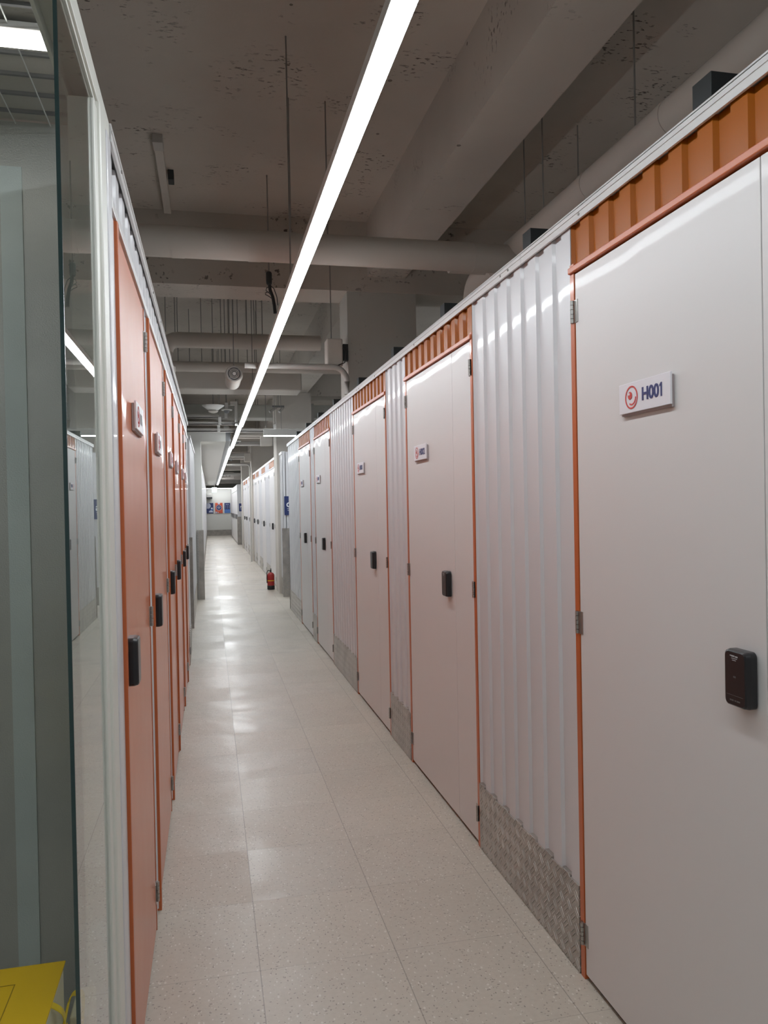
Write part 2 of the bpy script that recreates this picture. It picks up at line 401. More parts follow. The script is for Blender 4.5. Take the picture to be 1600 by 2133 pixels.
def lock(sd, yc, zc, parent, w=.075, h=.122, th=.026, detail=True):
    mb = MB()
    X = sd.X+sd.sg*.006
    # rounded slab, edges chamfered towards the front
    def rr(w_, h_, r, n=5):
        P_ = []
        for cx, cz, a0 in ((w_/2-r, h_/2-r, 0), (-w_/2+r, h_/2-r, PI/2), (-w_/2+r, -h_/2+r, PI), (w_/2-r, -h_/2+r, 1.5*PI)):
            for k in range(n+1):
                a = a0+PI/2*k/n; P_.append((cx+math.cos(a)*r, cz+math.sin(a)*r))
        return P_
    rings = []
    for (ww, hh, d) in ((w, h, 0), (w, h, th*.55), (w*.93, h*.97, th*.9), (w*.84, h*.93, th)):
        rings.append([mb.bm.verts.new((X+sd.sg*d, yc+u, zc+v)) for u, v in rr(ww, hh, .011)])
    for A, Bq in zip(rings, rings[1:]):
        n = len(A)
        for k in range(n): mb.bm.faces.new((A[k], A[(k+1) % n], Bq[(k+1) % n], Bq[k]))
    mb.bm.faces.new(rings[0]); mb.bm.faces.new(rings[-1])
    o = mb.build('lock', M['black'], parent)
    tag(o, 'black electronic door lock')
    if detail:
        f = X+sd.sg*(th+.0004)
        q = MB()
        a, b = sorted((f, f+sd.sg*.0005))
        for (u, v, ww, hh) in ((.012, .049, .004, .002), (.004, .0485, .010, .003), (-.007, .048, .008, .0026), (0, .0435, .018, .0012), (.001, .0395, .012, .0012)):
            q.box(a, b, yc+u-ww/2, yc+u+ww/2, zc+v-hh/2, zc+v+hh/2)
        q.build('printed_lettering', M['grey_print'], o)
        q = MB()
        q.box(a, b, yc-.026, yc+.026, zc-.0365, zc-.0358)
        for u, ww in ((.014, .004), (.007, .007), (-.002, .005), (-.012, .010)): q.box(a, b, yc+u-ww/2, yc+u+ww/2, zc-.0485, zc-.0455)
        q.build('lower_print', M['darkgrey_print'], o); q = MB()
        for k in range(3): q.box(a, b, yc-.004+k*.003, yc-.0025+k*.003, zc+.002, zc+.006)
        q.build('keypad_mark', M['darkgrey_print'], o)
    return o
def number(txt, size, pos, f, parent, s):
    head, last = txt[:-1], txt[-1]
    X, Y, Z = pos
    o = text('number', head, size, (X, Y-s*size*.36, Z), f, M['navy'], parent, bold=.0012, sx=1.0)
    ys = [v.co.y for v in o.data.vertices]; zs = [v.co.z for v in o.data.vertices]
    off = wloc(parent); end = (max(ys) if s > 0 else min(ys))+off.y
    z0, z1 = min(zs)+off.z, max(zs)+off.z; ch = z1-z0
    if last == '1':
        y0 = end+s*size*.10; w = size*.12
        poly = [(0, 0), (w, 0), (w, ch), (w*.25, ch), (-w*.9, ch*.84), (-w*.9, ch*.70), (0, ch*.79)]
        mb = MB(); mb.prism([(y0+s*u+s*w*.6, z0+v) for u, v in poly], lambda u, v, a: Vector((a, u, v)), X, X-s*-.0008)
        mb.build('number', M['navy'], parent)
    else: text('number', last, size, (X, end+s*size*.31, Z), f, M['navy'], parent, bold=.0012, sx=1.0)
def number_plate(sd, yc, zc, txt, parent, w=.242, h=.08, full=True):
    mb = MB(); sd.box(mb, .003, .010, yc-w/2+.003, yc+w/2-.003, zc-h/2-.006, zc+h/2-.006)
    bk = mb.build('number_plate', M['plate_edge'], parent)
    mb = MB(); sd.box(mb, .010, .016, yc-w/2, yc+w/2, zc-h/2, zc+h/2, .001)
    fc = mb.build('plate_face', M['plate'], bk)
    tag(bk, 'white number plate' + (' reading ' + txt if txt else ''))
    s = -1 if sd.sg < 0 else 1      # reading direction along Y
    X = sd.X+sd.sg*.0165
    logo((X, yc-s*w*.235, zc), sd.f, h*.385, bk)
    if txt: number(txt, h*.58, (X, yc+s*w*.205, zc), sd.f, bk, s)
    else:
        q = MB(); a, b = sorted((X, X+sd.sg*.0006))
        for k in range(4): q.box(a, b, yc+s*(w*.02+k*w*.075)-.004, yc+s*(w*.02+k*w*.075)+.004, zc-h*.2, zc+h*.2)
        q.build('number', M['grey_print'], bk)
    return bk
def wall_plug(*a): pass
def door(sd, yf, yn, seam, label, plate=None, plate_y=None, lock_y=None, leafmat='door_white', frame='orange_frame', header='orange',
         group=None, far_hinge=True, near_hinge=True, detail=True, lock_w=.075, plate_w=.242, hd_z1=2.36, kickpanel=False):
    """yf: far edge of the frame, yn: near edge, seam: line between the wide and the narrow leaf"""
    t = thing('storage_door', (sd.X, (yf+yn)/2, 0), label, 'door', group)
    fr = .026; fd = .011 if leafmat == 'orange_door' else .004; ft = HD if header is None else HD+.03
    mb = MB()
    fl_ = .003 if fd > .01 else fd; w_ = .010 if fd > .01 else fr
    sd.box(mb, -.03, fl_, yf-w_, yf, 0, ft, .001); mb.build('frame_post', M[frame], t)
    mb = MB(); sd.box(mb, -.03, fd, yn, yn+fr, 0, ft, .002); mb.build('frame_post', M[frame], t)
    if header:
        o, n, p = corrug(sd, yn+.004, yf-.004, HD+.018, hd_z1, 'header_panel', M[header], t, depth=.012, pitch=.112)
        tag(o, 'corrugated header panel above the door')
        mb = MB(); sd.box(mb, -.01, .012, yn, yf, HD, HD+.020, .003)
        mb.build('head_trim', M[frame if header == 'orange' else 'rail'], t)
    a, b = yn+fr+.003, yf-fr-.003
    edges = [(b, seam), (seam, a)] if seam else [(b, a)]
    for i, (hi, lo) in enumerate(edges):
        mb = MB(); sd.box(mb, -.022, .002, lo+.0015, hi-.0015, .018, HD-.005, .0015)
        lf = mb.build('door_leaf', M[leafmat], t)
        if seam: tag(lf, 'wide leaf' if i == 0 else 'narrow leaf')
    mb = MB(); sd.box(mb, -.02, -.010, a, b, .001, .018); mb.build('bottom_gap_shade', M['darkgap'], t)  # dark strip standing in for the shade under the leaf
    for z in (2.085, 1.12, .143):
        if far_hinge: hinge(sd, yf-fr, z, t, -1)
        if near_hinge: hinge(sd, yn+fr, z, t, 1)
    if lock_y is not None: lock(sd, lock_y, 1.112, t, w=lock_w, detail=detail)
    if plate_y is not None: number_plate(sd, plate_y, 1.772, plate, t, w=plate_w)
    return t
def rail(sd, y0, y1, name, n_screw=0):
    mb = MB()
    sd.box(mb, -.045, .012, y0, y1, 2.385, HT, .002)       # top web
    sd.box(mb, .004, .012, y0, y1, 2.352, 2.39, .001)
    sd.box(mb, .012, .0145, y0, y1, 2.3725, 2.378)
    return mb

# ================================================================== SETTING
fl = B(-6, 7, -5, 48, -.1, 0).build('floor', M['floor']); struct(fl)
SL, BM = 3.9, 3.43
struct(B(-6, 7, -5, 48, SL, SL+.2).build('ceiling', M['concrete']))
struct(B(-6, -5.9, -5, 48, 0, SL).build('wall_left', M['concrete2']))
struct(B(6.9, 7, -5, 48, 0, SL).build('wall_right', M['concrete2']))
struct(B(-6, 7, -5, -4.9, 0, SL).build('wall_back', M['white_paint']))
struct(B(-6, 7, 47.9, 48, 0, SL).build('wall_front', M['concrete2']))
# beams
for i, y in enumerate((6.5, 13.7, 20.9, 28.1, 35.3)):
    struct(B(-5.9, 6.9, y, y+(.42 if i == 0 else .5), (3.31 if i == 0 else BM), SL).build('ceiling_beam', M['concrete']))
for i, (y0, y1) in enumerate(((-4.9, 6.5), (6.92, 13.7), (14.2, 20.9), (21.4, 28.1))):
    struct(B(1.35, 1.68, y0, y1, BM+.005, SL).build('ceiling_beam', M['concrete']))
# columns
struct(B(1.175, 1.78, 6.52, 6.9, 0, 3.31).build('concrete_column', M['concrete2']))
for (y0, y1) in ((13.35, 13.98), (21.55, 22.1), (28.25, 28.8)):
    struct(B(1.135, 1.74, y0, y1, 0, BM).build('concrete_column', M['pipe']))
# far partition at the end of the corridor
fw = struct(B(-1.0, 2.4, 41.5, 41.6, 0, 2.43).build('wall_far', M['soffit']))
tag(MB().box(-1.0, 2.4, 41.47, 41.5, 2.40, 2.46).build('trim_1', M['white_paint']), kind='structure')
tag(MB().box(-1.0, 2.4, 41.485, 41.5, 0.002, .30).build('baseboard_far', M['tread']), kind='structure')

# ================================================================== RIGHT ROW (near block, Y 0 .. 11.3)
struct(B(XR+.036, XR+.045, -4, 11.3, 0, 2.38).build('wall_partition', M['galv']))
door(R1, 2.252, 1.075, 1.392, 'white storage door numbered H001 with a black lock, nearest on the right', 'H001', 1.822, 1.455)
panel(R1, 2.252, 3.19, 'white corrugated wall panel between doors H001 and H002, tread-plate strip below')
door(R1, 4.368, 3.19, 3.48, 'white storage door numbered H002, under an orange header, second on the right', 'H002', 4.02, 3.572)
panel(R1, 4.368, 4.88, 'narrow white corrugated wall panel between doors H002 and H003')
door(R1, 6.05, 4.88, 5.19, 'white storage door numbered H003, third on the right', 'H003', 5.72, 5.285, detail=False)
panel(R1, 6.05, 7.25, 'white corrugated wall panel between doors H003 and H004')
door(R1, 8.39, 7.25, 7.60, 'white storage door numbered H004 on the right, after the wide third panel', 'H004', 8.05, 7.70, detail=False)
panel(R1, 8.39, 8.74, 'narrowest white corrugated wall panel on the right, between doors H004 and H005')
door(R1, 9.86, 8.74, 9.12, 'white storage door numbered H005, last before the right cross aisle', 'H005', 9.52, 9.22, detail=False)
panel(R1, 9.86, 11.29, 'bluish white corrugated end panel on the right, beside the cross aisle')
panel(R1, -1.2, 1.073, 'white corrugated wall panel just out of frame at the right, beside the camera')
door(R1, -1.2, -2.4, None, 'white storage door behind the camera on the right', None, None, None, near_hinge=False)
for i, (a, b) in enumerate(((-2.4, 2.62), (2.62, 5.6), (5.6, 8.6), (8.6, 11.32))):
    mb = rail(R1, a+.001, b-.001, 'trim'); o = mb.build('trim_%d' % (i+2), M['rail']); struct(o)
    mb = MB(); mb.smooth = True
    for y in (a+.12, a+.2, (a+b)/2, b-.45):
        mb.cyl((XR-.012, y, 2.366), (XR-.0155, y, 2.366), .0045, seg=10)
    mb.build('screw', M['steel'], o)
# aisle side of the near block
corner = thing('corner_guard', (XR, 11.3, 0), 'thin tread-plate corner guard at the end of the near right row', 'corner guard')
mb = MB(); mb.box(XR-.012, XR+.05, 11.3, 11.306, .002, 1.13); mb.build('guard_plate', M['tread'], corner)
struct(B(XR+.05, 6.9, 11.2, 11.29, 0, 2.36).build('wall_aisle', M['sheet_white']))
# roof tubes of the right row
for i, y in enumerate((1.66, 2.74, 3.84, 4.97, 6.2, 7.5, 8.6, 9.7, 10.8)):
    mb = MB(); mb.box(XR+.08, XR+1.9, y, y+.075, 2.37, 2.53, .002); o = mb.build('roof_tube', M['dark_tube'])
    tag(o, 'dark steel roof tube crossing the top of the right row', 'roof tube', 'dark roof tubes on the right row')

# ================================================================== RIGHT ROW, second block (Y 12.8 .. 29.3)
X2 = 1.18; R2 = Side(X2, -1)
struct(B(X2+.04, X2+.05, 12.8, 29.3, 0, 2.37).build('wall_partition', M['galv']))
seg = [('p', 12.8, 13.35), ('c',), ('p', 13.98, 14.45), ('d', 14.45, 15.75), ('p', 15.75, 16.9), ('d', 16.9, 18.1), ('p', 18.1, 19.1), ('d', 19.1, 20.2),
       ('p', 20.2, 20.6), ('d', 20.6, 21.55), ('c',), ('p', 22.1, 22.95), ('d', 22.95, 24.1), ('p', 24.1, 25.05), ('d', 25.05, 26.2), ('p', 26.2, 26.5), ('d', 26.5, 27.85),
       ('p', 27.85, 28.25), ('c',), ('p', 28.8, 29.3)]
ordn = ['first', 'second', 'third', 'fourth', 'fifth', 'sixth', 'seventh', 'eighth', 'ninth', 'tenth', 'eleventh']
nd = npn = 0
for s in seg:
    if s[0] == 'd':
        door(R2, s[2], s[1], s[1]+.3, 'far white storage door with orange header, %s beyond the right cross aisle' % ordn[nd], None, None, s[1]+.42,
             group=None, detail=False, lock_w=.09, frame='rail')
        nd += 1
    elif s[0] == 'p':
        panel(R2, s[1], s[2], 'far white corrugated panel, %s beyond the right cross aisle' % ordn[npn]); npn += 1
mb = rail(R2, 12.8, 29.3, 'r'); struct(mb.build('trim_6', M['rail']))
struct(B(X2, 6.9, 12.8, 12.86, 0, 2.385).build('wall_aisle', M['sheet_white']))
t = thing('corner_guard', (1.2, 12.79, 0), 'pressed tread-plate corner guard below the blue G sign', 'corner guard')
mb = MB(); mb.box(X2-.03, X2+.09, 12.79, 12.799, .002, 1.13); mb.build('guard_plate', M['tread'], t)
mb = MB()
for k in range(13):
    z = .06+k*.083
    for sgn in (1, -1):
        mb.prism([(X2+.03, z), (X2+.075, z+sgn*.03), (X2+.075, z+sgn*.03+.012), (X2+.03, z+.012)], lambda u, v, a: Vector((u, a, v)), 12.786, 12.79)
mb.build('pressed_rib', M['steel'], t)
mb = MB(); mb.box(X2+.09, X2+.4, 12.794, 12.80, .002, .28); mb.build('kick_strip', M['tread'], t)
def sign(name, x0, x1, y, z0, z1, letter, label):
    t = thing(name, ((x0+x1)/2, y, z0), label, 'sign')
    B(x0, x1, y-.008, y, z0, z1, .001).build('sign_board', M['navy_sign'], t)
    cx = (x0+x1)/2
    text('letter', letter, .10, (cx, y-.009, z0+(z1-z0)*.53), '-Y', M['white_print'], t, bold=.004)
    mb = MB()
    for w, z in ((.052, .33), (.04, .24)): mb.box(cx-w/2, cx+w/2, y-.0095, y-.008, z0+(z1-z0)*z, z0+(z1-z0)*z+.006)
    mb.build('small_lettering', M['white_print'], t)
    return t
sign('aisle_sign', 1.195, 1.335, 12.79, 1.345, 1.655, 'G', 'navy blue aisle sign with a white G at the right cross aisle')
# strip light over the cross aisle
def strip_light(name, label, x0, x1, y0, y1, z, mat, group=None, hz=.035, rods=(), housing='white_paint', gap=0):
    t = thing(name, ((x0+x1)/2, (y0+y1)/2, z), label, 'ceiling light', group)
    B(x0-.003, x1+.003, y0-.01, y1+.01, z+.012, z+.012+hz, .002).build('housing', M[housing], t)
    B(x0, x1, y0, y1, z, z+.012).build('diffuser', M[mat], t)
    for (x, y) in rods: MB().cyl((x, y, z+.012+hz), (x, y, SL), .004, seg=8).build('hanger', M['rod'], t)
    return t
strip_light('strip_light', 'short strip light hung across the right cross aisle', .83, 5.5, 11.99, 12.04, 2.568, 'led_aisle', hz=.09, rods=((1.1, 12.015), (3, 12.015)))

# end section
R3 = Side(1.06, -1)
struct(B(1.06, 6.9, 30.95, 31.0, 0, 2.37).build('wall_aisle', M['sheet_white']))
sign('aisle_sign', 1.12, 1.255, 30.94, 1.31, 1.62, 'F', 'small distant navy blue aisle sign with a white F, near the end')
t = thing('corner_guard', (1.1, 30.9, 0), 'distant grey corner guard under the F sign', 'corner guard')
mb = MB(); mb.box(1.045, 1.2, 30.93, 30.95, .002, 1.1); mb.box(1.045, 1.055, 30.95, 31.1, .002, 1.1); mb.build('guard_plate', M['tread'], t)
for (a, b, lab) in ((31.05, 31.75, 'narrow pale cabinet front with black band, nearest of the three at the corridor end'),
                    (31.8, 35.9, 'wide pale cabinet front with black band, middle of the three at the corridor end'),
                    (35.95, 40.2, 'wide pale cabinet front with black band, touching the end wall posters')):
    t = thing('cabinet', (1.06, (a+b)/2, 0), lab, 'cabinet')
    mb = MB(); R3.box(mb, -.4, 0, a, b, .06, 2.12, .004); mb.build('front_panel', M['door_white'], t)
    mb = MB(); R3.box(mb, -.4, .004, a, b, 2.13, 2.36); mb.build('top_panel', M['door_white'], t)
    mb = MB(); R3.box(mb, 0, .02, a+.1, b-.12, 1.0, 1.19, .004); mb.build('black_band', M['black'], t)
    mb = MB(); R3.box(mb, -.02, .003, a, b, .001, .058); mb.build('plinth', M['tread'], t)

# ================================================================== LEFT ROW
struct(B(XL-.045, XL-.036, 1.93, 8.35, 0, 2.38).build('wall_partition', M['galv']))
def ldoor(yn, yf, label, pl_y, seam=None, **k):
    return door(L1, yf, yn, seam, label, None, pl_y, yn+.085, leafmat='orange_door', frame='orange_frame', header=None, near_hinge=False, detail=False, **k)
ldoor(2.0, 2.873, 'glossy orange storage door nearest on the left, beside the glass pane', 2.46)
panel(L1, 2.873, 3.0, 'narrow white wall strip between the first and second orange doors', kp=False, z1=2.21)
ldoor(3.0, 3.98, 'glossy orange storage door, second on the left', 3.42)
panel(L1, 3.98, 4.12, 'narrow white wall strip between the second and third orange doors', kp=False, z1=2.21)
ldoor(4.12, 4.93, 'glossy orange storage door, third on the left', 4.52)
ldoor(4.95, 5.92, 'glossy orange storage door, fourth on the left', 5.35)
panel(L1, 5.92, 6.04, 'narrow white wall strip between the fourth and fifth orange doors', kp=False, z1=2.21)
ldoor(6.04, 6.85, 'glossy orange storage door, fifth on the left', 6.45)
ldoor(6.88, 7.6, 'glossy orange storage door, last on the left before the left cross aisle', 7.2)
panel(L1, 7.6, 8.35, 'white corrugated end panel after the last orange door', z1=2.21)
t = thing('header_band', (XL, 5, HD), 'long white corrugated band above the row of orange doors', 'wall panel')
corrug(L1, 1.93, 8.34, HD+.03, 2.36, 'sheet', M['sheet_white'], t, pitch=.15, depth=.012)
mb = MB(); L1.box(mb, -.02, .008, 1.93, 8.34, HD+.005, HD+.03, .002); mb.build('lower_trim', M['rail'], t)
for i, (a, b) in enumerate(((1.9, 3.55), (3.55, 8.35))):
    o = rail(L1, a, b, 't').build('trim_%d' % (i+7), M['rail']); struct(o)
    mb = MB(); mb.smooth = True
    for y in (a+.2, b-.3): mb.cyl((XL+.012, y, 2.366), (XL+.0155, y, 2.366), .0045, seg=10)
    mb.build('screw', M['steel'], o)
struct(B(-5.9, XL-.05, 8.26, 8.34, 0, 2.36).build('wall_aisle', M['sheet_white']))
# second left block
struct(B(-5.9, -.232, 9.92, 9.98, 0, 2.385).build('wall_aisle', M['sheet_white']))
L2 = Side(-.228, 1)
panel(L2, 9.98, 12.90, 'white corrugated panel between the left cross aisle and the white pillar', mat='sheet_white')
struct(rail(L2, 9.92, 12.95, 'r').build('trim_9', M['rail']))
t = thing('corner_guard', (-.26, 9.9, 0), 'grey tread-plate corner guard at the left cross aisle', 'corner guard')
mb = MB(); mb.box(-.36, -.217, 9.90, 9.918, .002, 1.13); mb.build('guard_plate', M['tread'], t)
struct(B(-.8, -.12, 12.97, 13.5, 0, 2.57).build('wall_pillar', M['soffit']))
t = thing('corner_guard', (-.16, 12.95, 0), 'pressed tread-plate corner guard on the white pillar at left', 'corner guard')
mb = MB(); mb.box(-.185, -.105, 12.95, 12.968, .002, 1.13); mb.build('guard_plate', M['tread'], t)
mb = MB(); mb.box(-.215, -.187, 12.945, 12.962, .002, 1.13)
for k in range(26): mb.box(-.213, -.189, 12.938, 12.946, .03+k*.042, .05+k*.042, .003)
mb.build('pressed_rib', M['steel'], t)
mb = MB(); mb.box(-.5, -.217, 12.957, 12.968, .002, .27); mb.build('kick_strip', M['tread'], t)
L3 = Side(-.16, 1)
panel(L3, 13.5, 27.0, 'long white corrugated wall panel behind the left pillar')
panel(L3, 27.0, 41.15, 'furthest white corrugated wall panel on the left, up to the end wall')
struct(rail(L3, 13.5, 41.15, 'r').build('trim_10', M['rail']))
# white soffit over the far left half of the corridor
sf = struct(B(-3.0, .28, 13.0, 39.6, 2.57, 2.72).build('ceiling_soffit', M['soffit']))
t = thing('cable_tray', (.32, 26, 2.58), 'dark grey trunking running beside the far strip light', 'cable tray')
B(.281, .362, 13.0, 38.6, 2.575, 2.76, .002).build('trunking', M['tray'], t)

# ================================================================== CORRIDOR LIGHT
strip_light('strip_light', 'long bright strip light over the near corridor', .405, .455, -3.2, 10.6, 2.568, 'led', rods=((.43, -2), (.43, 1.2), (.43, 4.0), (.43, 7.6)))
strip_light('strip_light', 'short bright strip light joining the two long corridor runs', .393, .443, 10.62, 14.5, 2.566, 'led')
strip_light('strip_light', 'long bright strip light over the far corridor', .374, .424, 14.52, 39.0, 2.568, 'led_far')
for (x, y, z0, z1, lab) in ((.372, 10.62, 2.585, 2.86, 'nearest'), (.355, 14.5, 2.775, 2.93, 'middle'), (.35, 38.75, 2.585, 2.9, 'furthest')):
    t = thing('hanger_bracket', (x, y, z0), 'white drop bracket carrying the strip light joints, %s of three' % lab, 'bracket')
    B(x-.018, x+.018, y-.012, y+.012, z0, z1, .002).build('drop_bar', M['white_paint'], t)
    B(x-.075, x+.02, y-.015, y+.015, z1, z1+.05, .002).build('top_clamp', M['white_paint'], t)
    if z0 < 2.6: B(x-.018, x+.06, y-.012, y+.012, 2.617, 2.63).build('foot', M['white_paint'], t)
strip_light('strip_light', 'white strip light across the top of the end wall', -.14, 1.35, 40.9, 40.95, 2.44, 'led_far', hz=.03, rods=((.1, 40.92), (1.1, 40.92)))
# unseen lamps added above the neighbouring aisles to lift ceiling and walls
for (x, y) in ((3.9, 3), (3.9, 9), (3.9, 17), (3.9, 25), (3.9, 33), (-2.6, 6.9), (-2.6, 11.5), (2.6, 44)):
    strip_light('strip_light', 'unseen fill light added above the neighbouring aisle', x-.03, x+.03, y-1.4, y+1.4, 2.95, 'led_fill', group='added fill lights over the neighbouring aisles', rods=((x, y-1), (x, y+1)))

# ================================================================== EXIT SIGN, POSTERS, AIR CONDITIONER
t = thing('exit_sign', (.21, 35, 2.15), 'small lit pale blue emergency exit sign hanging near the corridor end', 'sign')
B(.11, .32, 35.0, 35.05, 2.14, 2.36, .005).build('sign_box', M['exit'], t)
mb = MB(); mb.lathe([(.0001, 34.992), (.055, 34.992), (.055, 34.999)], (.215, 0, 2.25), 'Y'); mb.build('running_figure', M['exit_fig'], t)
MB().cyl((.215, 35.02, 2.36), (.215, 35.02, 2.57), .01, seg=8).build('hanger', M['rod'], t)
t = thing('poster', (.015, 41.48, 1.18), 'navy and pale lilac poster, left of three on the end wall', 'poster')
B(-.16, .19, 41.47, 41.495, 1.17, 1.71).build('sheet', M['navy_sign'], t)
mb = MB(); disc_ring(mb, (-.09, 41.469, 1.56), '-Y', .0001, .145); disc_ring(mb, (.06, 41.469, 1.22), '-Y', .0001, .11, 0, PI); mb.box(-.16, -.02, 41.466, 41.469, 1.42, 1.70); mb.build('print', M['lilac'], t)
mb = MB(); disc_ring(mb, (.11, 41.466, 1.42), '-Y', .0001, .05); mb.build('round_print', M['white_print'], t)
mb = MB(); disc_ring(mb, (.13, 41.464, 1.36), '-Y', .0001, .045); mb.build('blue_print', M['blue_poster'], t)
t = thing('poster', (.47, 41.48, 1.18), 'orange poster with a navy disc, centre of three on the end wall', 'poster')
B(.28, .66, 41.47, 41.495, 1.17, 1.71).build('sheet', M['orange_poster'], t)
mb = MB(); disc_ring(mb, (.47, 41.466, 1.46), '-Y', .0001, .135); mb.build('navy_disc', M['navy_sign'], t)
mb = MB(); disc_ring(mb, (.47, 41.464, 1.46), '-Y', .13, .145); mb.build('ring_print', M['lilac'], t); mb = MB(); disc_ring(mb, (.47, 41.468, 1.71), '-Y', .0001, .07, PI, 2*PI); mb.build('top_notch', M['lilac'], t); mb = MB(); mb.box(.29, .38, 41.462, 41.466, 1.18, 1.25); mb.build('corner_print', M['lilac'], t); mb = MB()
mb.box(.41, .45, 41.462, 41.466, 1.18, 1.24); mb.build('corner_print', M['lilac'], t)
for k, w in enumerate((.14, .17, .1)): B(.47-w/2, .47+w/2, 41.46, 41.463, 1.50-k*.045, 1.515-k*.045).build('text_line', M['lilac'], t)
t = thing('poster', (.95, 41.48, 1.18), 'two-tone blue poster, right of three on the end wall', 'poster')
B(.75, 1.05, 41.47, 41.495, 1.17, 1.70).build('sheet', M['navy_sign'], t)
mb = MB(); mb.box(.75, 1.05, 41.466, 41.47, 1.17, 1.36); mb.build('lower_band', M['blue_poster'], t)
mb = MB()
for x in (.82, .92, 1.01):
    for z in (1.44, 1.53): disc_ring(mb, (x, 41.468, z), '-Y', .0001, .016)
mb.box(.81, .99, 41.464, 41.468, 1.61, 1.625); mb.build('white_print', M['lilac'], t)
t = thing('air_conditioner', (0, 41.4, 1.95), 'dark wall unit with pale grille on the end wall, above the posters', 'air conditioner')
B(-.15, .14, 41.2, 41.49, 1.92, 2.02, .01).build('outlet', M['black'], t)
B(-.15, .11, 41.22, 41.49, 2.02, 2.2, .008).build('body', M['conduit'], t)
mb = MB()
for z in (2.07, 2.11, 2.15): mb.box(-.14, .08, 41.212, 41.221, z, z+.014)
mb.build('grille', M['tray'], t)

# ================================================================== FIRE EXTINGUISHER
cx, cy = 1.045, 14.05
t = thing('fire_extinguisher', (cx, cy, 0), 'red fire extinguisher with a yellow stripe standing on the floor by the far right row', 'fire extinguisher')
MB().lathe([(.060, .0), (.068, .008), (.068, .07), (.064, .075)], (cx, cy, 0)).build('foot', M['black'], t)
MB().lathe([(.063, .075), (.064, .25), (.060, .275), (.045, .295), (.025, .305), (.02, .31)], (cx, cy, 0)).build('cylinder', M['red'], t)
MB().lathe([(.0645, .155), (.0655, .157), (.0655, .168), (.0645, .17)], (cx, cy, 0)).build('stripe', M['yellow'], t)
mb = MB(); mb.cyl((cx, cy, .31), (cx, cy, .345), .014, seg=12); mb.box(cx-.012, cx+.012, cy-.04, cy+.02, .345, .36, .003); mb.box(cx-.009, cx+.009, cy-.045, cy+.012, .37, .38, .002); mb.box(cx-.006, cx+.006, cy+.006, cy+.018, .355, .375)
mb.build('valve_handle', M['black'], t)
MB().tube([(cx-.012, cy, .335), (cx-.05, cy-.01, .345), (cx-.07, cy-.01, .31), (cx-.071, cy-.01, .2), (cx-.070, cy-.01, .12)], .008).build('hose', M['black'], t)

# ================================================================== PIPES AND CEILING SERVICES
ZP, RP = 3.02, .088
def rods_to(t, pts, z0):
    for (x, y) in pts: MB().cyl((x, y, z0), (x, y, SL), .0045, seg=8).build('hanger_rod', M['rod'], t)
t = thing('insulated_pipe', (1, 4.6, ZP), 'thick wrapped pipework under the near ceiling, crossing the corridor and following the right row', 'pipe')
mb = MB(); mb.cyl((-5.9, 4.6, ZP), (6.9, 4.6, ZP), RP, seg=36); mb.build('pipe_run', M['pipe'], t)
for x in (-.18, .25, 1.62, 2.0): MB().cyl((x, 4.6, ZP), (x+.07, 4.6, ZP), RP+.002, seg=36).build('wrap_band', M['pipe'], t)
rods_to(t, ((.5, 4.6), (.72, 4.6), (1.98, 4.6), (2.35, 4.6)), ZP+RP)
mb = MB(); pts = [(1.93, -4.8, ZP+.07), (1.93, 5.3, ZP+.07)]
for k in range(1, 7):
    a = PI/2*k/6; pts.append((1.93, 5.3+.13*math.sin(a), ZP+.07-.13*(1-math.cos(a))))
pts.append((1.93, 5.43, 2.6)); mb.tube(pts, RP-.003, 32); mb.build('pipe_run', M['pipe'], t)
for y in (2.2, 2.9, 3.6, 4.95): MB().cyl((1.93, y, ZP+.07), (1.93, y+.06, ZP+.07), RP, seg=32).build('wrap_band', M['pipe'], t)
MB().cyl((1.93, 5.0, ZP+.07), (1.6, 5.0, ZP+.07), .05, seg=20).build('branch', M['pipe'], t)
rods_to(t, ((1.88, 2.2), (1.98, 3.3), (1.9, 4.15)), ZP+.07+RP-.01)
def cross_pipe(y, z, r, x0, x1, label, rodx=(), mat='pipe', drop=None):
    t = thing('cross_pipe', ((x0+x1)/2, y, z), label, 'pipe')
    if drop:
        pts = [(x0, y, z-drop)]
        for k in range(7):
            a = PI/2*k/6; q = r*1.6; pts.append((x0+q*(1-math.cos(a)), y, z-q+q*math.sin(a)))
        pts.append((x1, y, z)); MB().tube(pts, r, 20).build('pipe_run', M[mat], t)
        MB().cyl((x0, y, z-drop), (x0, y, z-drop-.05), r*1.25, seg=20).build('pipe_socket', M[mat], t)
    else: MB().cyl((x0, y, z), (x1, y, z), r, seg=24).build('pipe_run', M[mat], t)
    rods_to(t, [(x, y) for x in rodx], z+r)
    return t
cross_pipe(8.0, 3.17, .078, -.40, 1.15, 'grey pipe crossing behind the first ceiling beam, bending down at left', (-.44+.05, -.30, .22, .27, .40, .50, .56), drop=.27)
cross_pipe(8.7, 3.03, .055, -.36, 3.0, 'slimmer grey pipe behind the bent pipe', (-.3, -.05, .07, .16, .2, .25, .34, .44, .52))
t = thing('duct', (-1, 9.6, 2.92), 'wide beige duct crossing the corridor behind the round air outlet', 'duct')
B(-5, 1.13, 9.5, 9.95, 2.905, 3.14, .015).build('duct_run', M['pipe'], t)
rods_to(t, ((-.2, 9.7), (.6, 9.7)), 3.14)
